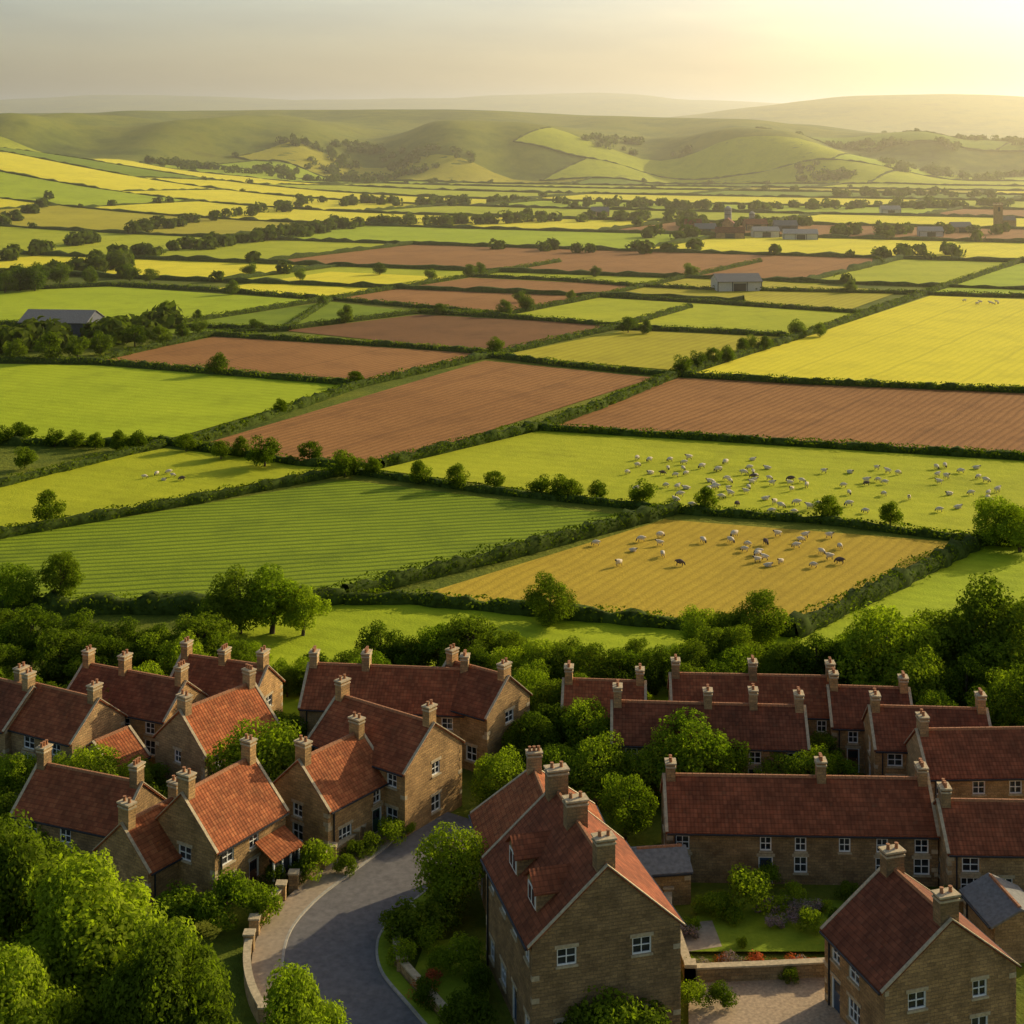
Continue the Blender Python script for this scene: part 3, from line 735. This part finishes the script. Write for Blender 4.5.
# ---------------------------------------------------------------- houses
house(532,1062,15,8.4,10.0,'b',6.2,3.6,chim=(-1,0.15,1),stone=2,rf=2,dorm=((-2.4,1),(1.6,1)),seed=3,cw=1.3)
house(0,0,9,8,7.5,'b',3.8,2.7,world=(2.0,97.0),rf=0,stone=1)
house(215,915,58,6.7,5.7,'a',4.1,2.8,rf=0,stone=0,porch=(1.8,-1),seed=12)
house(328,864,53,6.2,5.5,'a',3.7,2.5,rf=0,stone=0,seed=5)
house(405,840,54,6.4,9.2,'b',4.7,2.3,rf=1,stone=0,seed=9)
house(300,760,-6,13,6,'a',4.2,2.2,chim=(-1,-0.3,1),rf=1,stone=1)
house(487,776,54,5.6,6,'b',4.5,2.2,rf=1,stone=0)
house(205,806,52,7.2,5.6,'a',3.7,2.5,rf=0,stone=1)
house(165,768,66,5.3,10,'b',3.7,2.0,chim=(-1,.2,1),rf=1,stone=0)
house(72,792,62,5.6,8.5,'b',3.7,2.2,rf=1,stone=1)
house(5,778,62,5.6,8.5,'b',3.7,2.2,rf=2,stone=1)
house(112,800,55,3.4,4.2,'a',2.2,1.5,chim=(),rf=0,stone=1)
house(118,886,68,5.2,8.5,'b',3.4,2.2,rf=1,stone=2)
house(148,918,56,5.0,4.8,'a',3.0,2.2,rf=0,stone=0)
house(252,748,70,5.0,8.0,'b',3.6,2.0,rf=1,stone=0,chim=(-1,0,1))
house(667,882,-2,17.6,5.4,'a',3.5,2.3,chim=(-1,.2,1),rf=2,stone=2,name='terraced_cottages',seed=4)
house(948,904,-2,10,5.2,'a',3.4,2.0,rf=2,stone=1)
house(885,1072,17,8,6.4,'b',4.3,3.0,rf=2,stone=2,cw=1.2)
house(875,802,-4,8.6,5,'a',4.0,2.0,rf=2,stone=0)
house(928,836,2,9.5,5.2,'a',4.2,2.1,rf=2,stone=1)
house(562,758,-5,6.5,5,'a',3.4,1.8,rf=1,stone=0)
house(612,790,-4,14.5,5.0,'a',3.6,2.0,chim=(-1,0,.5,1),rf=2,stone=1,name='terraced_cottages')
house(672,762,-3,13,5.0,'a',3.9,2.0,chim=(-1,0,1),rf=1,stone=2,name='terraced_cottages')
house(832,772,-5,6.2,5,'a',3.6,2.0,rf=2,stone=0)
house(640,908,8,3.3,3.2,'a',2.2,0.7,chim=(),roofmat=M_SLATE,wins=False,stone=0,name='garden_shed')
house(995,965,8,3.3,4.2,'b',2.3,0.8,chim=(),roofmat=M_SLATE,wins=False,stone=1,name='outbuilding')

# ---------------------------------------------------------------- road
def catmull(P,n=10):
    o=[];P=[Vector(p) for p in P]
    for i in range(len(P)-1):
        p0=P[max(i-1,0)];p1=P[i];p2=P[i+1];p3=P[min(i+2,len(P)-1)]
        for k in range(n):
            t=k/n; o.append(0.5*((2*p1)+(p2-p0)*t+(2*p0-5*p1+4*p2-p3)*t*t+(3*p1-p0-3*p2+p3)*t**3))
    o.append(P[-1]); return o
def offs(S,d):
    o=[]
    for i,p in enumerate(S):
        t=(S[min(i+1,len(S)-1)]-S[max(i-1,0)]).normalized(); o.append(p+Vector((-t.y,t.x))*d)
    return o
cl=catmull([site(*p) for p in [(640,1500),(520,1250),(430,1110),(372,1035),(335,985),(332,945),(352,915),(385,888),(418,862),(440,842),(470,822)]])
RW=2.7
def ribbon(name,A,B,z,mat):
    V=[(p.x,p.y,z) for p in A]+[(p.x,p.y,z) for p in B]; n=len(A)
    return obj_from(name,V,[(n+i,n+i+1,i+1,i) for i in range(n-1)],[mat])
def strip_solid(name,S,d0,d1,z0,z1,mat,i0=0,i1=None):
    A=offs(S,d0)[i0:i1];B=offs(S,d1)[i0:i1];mb=MB()
    for i in range(len(A)-1):
        a0,a1,b0,b1=A[i],A[i+1],B[i],B[i+1]
        mb.face([(a0.x,a0.y,z1),(a1.x,a1.y,z1),(b1.x,b1.y,z1),(b0.x,b0.y,z1)][::1 if d1>d0 else -1],mat)
        mb.face([(a0.x,a0.y,z0),(a1.x,a1.y,z0),(a1.x,a1.y,z1),(a0.x,a0.y,z1)],mat)
        mb.face([(b0.x,b0.y,z0),(b1.x,b1.y,z0),(b1.x,b1.y,z1),(b0.x,b0.y,z1)],mat)
    for X,Y in ((A[0],B[0]),(A[-1],B[-1])):
        mb.face([(X.x,X.y,z0),(Y.x,Y.y,z0),(Y.x,Y.y,z1),(X.x,X.y,z1)],mat)
    return mb.obj(name)
ribbon('road',offs(cl,RW),offs(cl,-RW),0.20,M_ASPH)
strip_solid('pavement',cl,RW+.15,RW+1.9,0.0,0.31,M_PAVE)
strip_solid('kerb',cl,RW,RW+.147,0.0,0.32,M_KERB)
strip_solid('kerb',cl,-RW,-RW-.15,0.0,0.32,M_KERB)
strip_solid('verge',cl,-RW-.153,-RW-1.0,0.0,0.30,M_LAWN)
def stone_wall(name,P,h=1.1,t=.4,z0=0,piers=True):
    P=[Vector(p) for p in P]; mb=MB(); L=offs(P,t/2);Rr=offs(P,-t/2);L2=offs(P,t/2+.05);R2_=offs(P,-t/2-.05); st=STONES[1]
    for i in range(len(P)-1):
        a0,a1,b0,b1=L[i],L[i+1],Rr[i],Rr[i+1]
        mb.face([(b0.x,b0.y,z0),(b1.x,b1.y,z0),(b1.x,b1.y,z0+h),(b0.x,b0.y,z0+h)],st)
        mb.face([(a1.x,a1.y,z0),(a0.x,a0.y,z0),(a0.x,a0.y,z0+h),(a1.x,a1.y,z0+h)],st)
        c0,c1,d0,d1=L2[i],L2[i+1],R2_[i],R2_[i+1]
        mb.hexa([(d0.x,d0.y,z0+h),(d1.x,d1.y,z0+h),(c1.x,c1.y,z0+h),(c0.x,c0.y,z0+h),(d0.x,d0.y,z0+h+.1),(d1.x,d1.y,z0+h+.1),(c1.x,c1.y,z0+h+.1),(c0.x,c0.y,z0+h+.1)],M_TRIM,skip=(3,5))
    for p in (P[0],P[-1]) if piers else ():
        mb.box(p.x-.3,p.x+.3,p.y-.3,p.y+.3,z0,z0+h+.25,st); mb.box(p.x-.35,p.x+.35,p.y-.35,p.y+.35,z0+h+.25,z0+h+.35,M_TRIM)
    return mb.obj(name)
Lw=offs(cl,RW+2.15)
n=len(Lw)
for (i0,i1) in ((36,49),(51,60),(62,70),(72,80),(82,92)):
    if i1<n: stone_wall('garden_wall',Lw[i0:i1],1.0,.35)
Rw=offs(cl,-RW-1.25)
for (i0,i1) in ((22,40),(41,52),(54,62)): stone_wall('garden_wall',Rw[i0:i1],0.8,.35)
def W(*pts): return [site(*p) for p in pts]
stone_wall('garden_wall',W((690,985),(760,982),(838,978)),1.0)
stone_wall('garden_wall',W((838,978),(842,960),(846,940)),1.0)
stone_wall('garden_wall',W((668,905),(668,920),(690,985)),0.9)
stone_wall('garden_wall',W((870,912),(930,917),(990,915)),1.0)
stone_wall('garden_wall',W((560,800),(610,800),(650,798)),1.2)
stone_wall('garden_wall',W((785,808),(870,813)),1.2)
stone_wall('garden_wall',W((20,812),(95,822)),1.0)
def patch(name,mat,z,*pts):
    P=W(*pts); ar=sum(P[i][0]*P[(i+1)%len(P)][1]-P[(i+1)%len(P)][0]*P[i][1] for i in range(len(P)))
    f=list(range(len(P))); f=f if ar>0 else f[::-1]
    obj_from(name,[(x,y,z) for x,y in P],[f],[mat])
patch('garden_lawn',M_LAWN,.215,(690,955),(700,905),(765,900),(865,905),(862,955))
patch('patio',M_PAVE,.223,(670,958),(672,928),(712,924),(722,950))
patch('driveway',M_GRAVEL,.211,(690,1100),(688,986),(850,980),(872,1100))
patch('garden_lawn',M_LAWN,.207,(405,1000),(425,945),(475,940),(490,1000),(470,1040))
patch('village_yard',M_GRAVEL,.203,(440,845),(520,830),(600,850),(560,900),(470,880))
for (u,vt,vb,w) in [(748,862,912,1.0),(712,890,918,1.1),(735,905,925,1),(768,862,890,.9),(810,905,932,1.0),(826,898,915,.9),(692,915,935,1),(235,865,925,.9),(258,880,925,.9),(243,850,880,1.2),
    (318,835,880,.9),(345,850,876,.9),(355,838,862,.9),(390,815,844,1.0),(395,905,942,1.1),(415,898,945,1.2),(430,915,950,1.0),(405,938,972,.9),(442,890,930,1.0),
    (465,930,975,.9),(690,980,1012,1),(720,980,1012,.9),(640,1000,1060,1.0),(612,985,1062,.9),(585,1000,1064,.9),(790,965,985,1),(855,930,965,1.0),(835,985,1005,.8),(690,955,975,.8),(742,935,950,.8),
    (465,990,1040,1.0),(425,975,1010,.8),(890,890,925,1),(950,885,912,1),(905,900,920,1),(850,880,905,1),(700,895,915,1),(725,890,912,1),(780,893,913,1),(795,880,905,1),(840,905,928,1),(858,915,940,1),
    (445,945,975,.9),(480,960,1000,.8),(450,1000,1035,.9),(300,858,885,.9),(275,862,892,.9),(370,830,856,.9),(410,820,838,.9)]:
    plant('garden_shrub',SHR,u,vt,vb,w)
for (u,vb,k) in [(755,975,0),(775,976,0),(790,974,0),(815,972,0),(832,972,0),(790,925,1),(775,930,1),(800,918,1),(850,925,1),(730,972,1),(420,1000,0),(458,960,1),(690,940,1),(865,972,0),
    (765,915,1),(782,908,1),(812,915,1),(705,975,1),(720,972,0),(745,973,1),(800,975,1),(435,985,0)]:
    x,y=site(u,vb); inst('flower_bed',FLW[k],x,y,0.15,random.uniform(.7,1.1))
def inhouse(x,y,r):
    for (cx,cy,hl,hw,rot) in HOUSES:
        dx,dy=x-cx,y-cy; c,s_=math.cos(rot),math.sin(rot); lx=dx*c+dy*s_; ly=-dx*s_+dy*c
        if abs(lx)<hl+r and abs(ly)<hw+r: return True
    return False
def onroad(x,y,r):
    return any((p.x-x)**2+(p.y-y)**2<(RW+2.7+r)**2 for p in cl)
Rf=random.Random(21); cnt=0
while cnt<340:
    u=Rf.uniform(-60,1090); v=672+ (Rf.random()**1.2)*270
    x,y=site(u,v); r=Rf.uniform(.7,1.8)
    if v>820 and (u>430): continue
    if inhouse(x,y,r*.7) or onroad(x,y,r): continue
    if v<790 and Rf.random()<.5 : inst('garden_tree',Rf.choice(MID),x,y,0,r/2.7,1.1)
    else: inst('garden_shrub',Rf.choice(SHR),x,y,0,r/1.15,1.0)
    cnt+=1

# ---------------------------------------------------------------- barns / farm
M_CLAD=simple_mat('barn_cladding',(0.08,0.085,0.10),0.7,2,0.2)
M_LIGHTCL=simple_mat('pale_cladding',(0.50,0.46,0.38),0.7,2,0.1)
M_ROOFP=simple_mat('pale_sheet_roof',(0.30,0.27,0.22),0.7,2,0.15)
def barn(u,v,rot,L,W_,ev,rise,wm,rm,name='barn',door=True):
    x,y=site(u,v); z=terrain(x,y)
    e=bpy.data.objects.new(name,None);COL.objects.link(e);e.location=(x,y,z);e.rotation_euler[2]=math.radians(rot)
    w=MB();a_,b_=L/2,W_/2
    w.face([(-a_,-b_,0),(a_,-b_,0),(a_,-b_,ev),(-a_,-b_,ev)],wm); w.face([(a_,b_,0),(-a_,b_,0),(-a_,b_,ev),(a_,b_,ev)],wm)
    w.face([(a_,-b_,0),(a_,b_,0),(a_,b_,ev),(a_,0,ev+rise),(a_,-b_,ev)],wm); w.face([(-a_,b_,0),(-a_,-b_,0),(-a_,-b_,ev),(-a_,0,ev+rise),(-a_,b_,ev)],wm)
    n=int(L/4)
    for i in range(n+1):
        xx=-a_+i*L/n; w.box(xx-.12,xx+.12,-b_-.08,-b_-.002,0,ev-.2,M_GUT)
    d=MB()
    if door:
        d.box(-1.8,1.8,-b_-.14,-b_-.09,0,ev*.8,M_GUT); d.box(a_+.02,a_+.08,-1.5,1.5,0,ev*.85,M_GUT)
    w.obj('walls',parent=e); d.obj('doors',parent=e)
    r=MB(); roof_gable(r,L,W_,ev,rise,rm,cop=False,ridge=False,ov=.4,vg=.3); r.obj('roof',parent=e)
barn(62,333,-6,16,11,3.2,2.2,M_CLAD,M_SLATE); barn(736,290,6,13,9,3.0,1.8,M_LIGHTCL,M_SLATE,'farm_shed')
for (u,v,r_,L,W_,ev,ri,wm,rm) in [(705,234,5,9,6,2.6,2,STONES[1],M_SLATE),(730,238,-8,12,6.5,2.6,2,STONES[2],ROOFS[2]),(765,237,4,11,6,2.8,1.6,M_LIGHTCL,M_ROOFP),(800,239,-5,14,7,2.5,1.6,M_LIGHTCL,M_ROOFP),
    (728,229,80,8,5,3,2,STONES[0],ROOFS[1]),(755,230,10,10,5.5,3,2,STONES[1],ROOFS[1]),(785,231,0,10,6,2.8,2,M_CLAD,M_SLATE),(693,230,0,7,5,3,2,STONES[2],ROOFS[2]),(930,236,-4,10,6,2.4,1.6,M_LIGHTCL,M_ROOFP),(960,232,8,9,6,2.6,1.8,STONES[1],M_SLATE),
    (600,216,0,9,6,2.6,2,STONES[1],M_SLATE),(890,214,0,10,6,2.6,1.8,M_LIGHTCL,M_ROOFP)]:
    barn(u,v,r_,L,W_,ev,ri,wm,rm,'farm_building')
def silo(u,v,h,r):
    x,y=site(u,v);mb=MB();mb.cyl(0,0,0,h,r,r,M_ROOFP,16,False);mb.cyl(0,0,h,h+r*.6,r,r*.25,M_ROOFP,16,True)
    for k in range(4): mb.cyl(0,0,h*(k+.5)/4,h*(k+.5)/4+.2,r+.06,r+.06,M_GUT,16,True)
    mb.obj('grain_silo',loc=(x,y,0))
silo(728,226,8.5,1.7);silo(752,227,6.5,1.4)
def tower(u,v):
    x,y=site(u,v);mb=MB();mb.box(-1.7,1.7,-1.7,1.7,0,10,STONES[2]);mb.box(-1.9,1.9,-1.9,1.9,10,10.4,M_TRIM)
    for i in range(3):
        for s_ in (-1,1):
            q=-1.7+i*1.4; mb.box(q,q+.6,min(s_*1.8,s_*1.5),max(s_*1.8,s_*1.5),10.4,11.1,STONES[2])
    mb.box(-.5,.5,-1.75,-1.71,7,9,M_GUT); mb.box(1.7,8,-2,2,0,2.8,STONES[2])
    mb.face([(1.7,-2.3,2.8),(8,-2.3,2.8),(8,0,4.8),(1.7,0,4.8)],M_SLATE); mb.face([(8,2.3,2.8),(1.7,2.3,2.8),(1.7,0,4.8),(8,0,4.8)],M_SLATE); mb.face([(8,-2,2.8),(8,2,2.8),(8,0,4.8)],STONES[2])
    mb.obj('church',loc=(x,y,0))
tower(998,226)

# ---------------------------------------------------------------- sheep
M_WOOL=simple_mat('wool',(0.68,0.57,0.39),1.0,9,0.2,0.1,0.8); M_WOOLD=simple_mat('dark_wool',(0.14,0.10,0.075),1.0,9,0.3,0.1,0.8); M_FACE=simple_mat('sheep_face',(0.045,0.038,0.033),.8,8,.2)
def sheep_mesh(pose,wool):
    gz=pose=='graze'; ly=pose=='lie'; dz=-0.36 if ly else 0
    P=[(-.36,0,.60,.28),(-.02,0,.60,.35),(.32,0,.61,.27)]
    P+= [(.50,0,.50,.13),(.62,0,.27,.085),(.67,0,.10,.055)] if gz else [(.48,0,.78,.135),(.60,0,.91,.09),(.75,0,.84,.055)]
    E=[(0,1),(1,2),(2,3),(3,4),(4,5)]
    for s in (-1,1):
        i=len(P)
        if ly: P+=[(-.36,s*.16,.5,.1),(-.16,s*.24,.44,.06),(-.36,s*.24,.41,.035),(-.2,s*.26,.40,.03)]
        else: P+=[(-.36,s*.13,.5,.11),(-.25,s*.15,.39,.07),(-.41,s*.15,.25,.036),(-.36,s*.15,.0,.032)]
        E+=[(0,i),(i,i+1),(i+1,i+2),(i+2,i+3)]
        i=len(P)
        if ly: P+=[(.34,s*.14,.5,.09),(.46,s*.17,.42,.04),(.3,s*.17,.40,.03)]
        else: P+=[(.31,s*.12,.48,.09),(.32,s*.125,.25,.042),(.31,s*.125,0,.032)]
        E+=[(2,i),(i,i+1),(i+1,i+2)]
        i=len(P); h=P[4]; P+=[(h[0]-.06,s*.16,h[2]+.02,.025)]; E+=[(4,i)]
    i=len(P); P+=[(-.62,0,.66,.05),(-.66,0,.46,.04)]; E+=[(0,i),(i,i+1)]
    me=bpy.data.meshes.new('sheep_skel'); me.from_pydata([(p[0],p[1],p[2]+dz) for p in P],E,[])
    o=bpy.data.objects.new('sheep_skel',me); COL.objects.link(o)
    m=o.modifiers.new('s','SKIN')
    sv=me.skin_vertices[0].data
    for k,p in enumerate(P): sv[k].radius=(p[3],p[3]); sv[k].use_root=(k==0)
    m.use_smooth_shade=True
    s=o.modifiers.new('u','SUBSURF'); s.levels=1; s.render_levels=1
    dg=bpy.context.evaluated_depsgraph_get(); r=bpy.data.meshes.new_from_object(o.evaluated_get(dg))
    bpy.data.objects.remove(o)
    r.materials.clear(); r.materials.append(wool); r.materials.append(M_FACE)
    for p in r.polygons:
        c=p.center; p.material_index=1 if (c.z<.28+dz or c.x>.56) else 0
    return r
SH=[sheep_mesh('graze',M_WOOL),sheep_mesh('graze',M_WOOL),sheep_mesh('stand',M_WOOL),sheep_mesh('graze',M_WOOL),sheep_mesh('lie',M_WOOL),sheep_mesh('stand',M_WOOL),sheep_mesh('graze',M_WOOL),sheep_mesh('graze',M_WOOLD)]
Rs=random.Random(3)
def flock(n,u0,u1,v0,v1,sc_=.88):
    pts=[]
    while len(pts)<n:
        if pts and Rs.random()<.3:
            q=Rs.choice(pts); x,y=q[0]+Rs.gauss(0,2.6),q[1]+Rs.gauss(0,4)
        else:
            x,y=site(Rs.uniform(u0,u1),Rs.uniform(v0,v1))
        u=512+x*F/y; v=VH+F*CAMH/y
        if not(u0<u<u1 and v0<v<v1) or any((x-p[0])**2+(y-p[1])**2<2.0 for p in pts): continue
        pts.append((x,y)); o=bpy.data.objects.new('sheep',Rs.choice(SH)); COL.objects.link(o)
        o.location=(x,y,.10); o.rotation_euler[2]=Rs.choice([0,3.14])+Rs.gauss(0,.7); k=sc_*Rs.uniform(.85,1.1); o.scale=(k,k,k)
flock(70,665,1005,468,516); flock(26,622,760,458,492); flock(14,595,760,537,570); flock(16,720,845,537,577)
flock(6,140,190,474,482,.75); flock(7,955,1000,301,306,.9)

# ---------------------------------------------------------------- haze, sky, light
mb=MB(); mh,nt=new_mat('haze')
vs=nd(nt,'ShaderNodeVolumeScatter'); vs.inputs['Color'].default_value=(1.0,0.87,0.58,1); setin(vs,'Density',0.00033); setin(vs,'Anisotropy',0.62)
out(nt,vs.outputs[0],True)
mb.box(-9000,9000,260,12500,-30,145,mh)
mb.obj('haze')
SUN_AZ=math.radians(53); SUN_EL=math.radians(19.5)
w=bpy.data.worlds.new('World'); sc.world=w; w.use_nodes=True; nt=w.node_tree; nt.nodes.clear()
sky=nd(nt,'ShaderNodeTexSky'); sky.sky_type='NISHITA'; sky.sun_disc=False; sky.sun_elevation=SUN_EL; sky.sun_rotation=SUN_AZ
sky.air_density=1.0; sky.dust_density=2.6; sky.ozone_density=1.0
tc=nd(nt,'ShaderNodeTexCoord'); mp=nd(nt,'ShaderNodeMapping'); mp.inputs['Scale'].default_value=(2.2,2.2,16); mp.inputs['Rotation'].default_value=(0.05,0.06,0.4)
lk(nt,tc.outputs['Generated'],mp.inputs[0]); cn=noise_n(nt,mp.outputs[0],1.4,6,0.6)
cr=ramp(nt,cn,[(0.38,(0.92,0.91,0.92)),(0.62,(1.10,1.07,1.02))])
sk=mixc(nt,1.0,sky.outputs[0],cr,'MULTIPLY')
bg=nd(nt,'ShaderNodeBackground'); bg.inputs[1].default_value=0.15; lk(nt,sk,bg.inputs[0])
wo=nd(nt,'ShaderNodeOutputWorld'); lk(nt,bg.outputs[0],wo.inputs[0])
sl=bpy.data.lights.new('sun','SUN'); sl.energy=5; sl.angle=math.radians(.5); sl.color=(1.0,0.85,0.55)
so=bpy.data.objects.new('sun',sl); COL.objects.link(so)
d=Vector((math.sin(SUN_AZ)*math.cos(SUN_EL),math.cos(SUN_AZ)*math.cos(SUN_EL),math.sin(SUN_EL)))
so.rotation_euler=d.to_track_quat('Z','Y').to_euler(); so.location=(200,100,150)
cd=bpy.data.cameras.new('camera'); co=bpy.data.objects.new('camera',cd); COL.objects.link(co)
co.location=(0,0,CAMH); co.rotation_euler=(math.radians(90),0,0); cd.sensor_width=36; cd.lens=F/1024*36; cd.shift_y=-(512-VH)/1024
cd.clip_start=.5; cd.clip_end=30000
sc.camera=co
print('OBJECTS',len(bpy.data.objects))
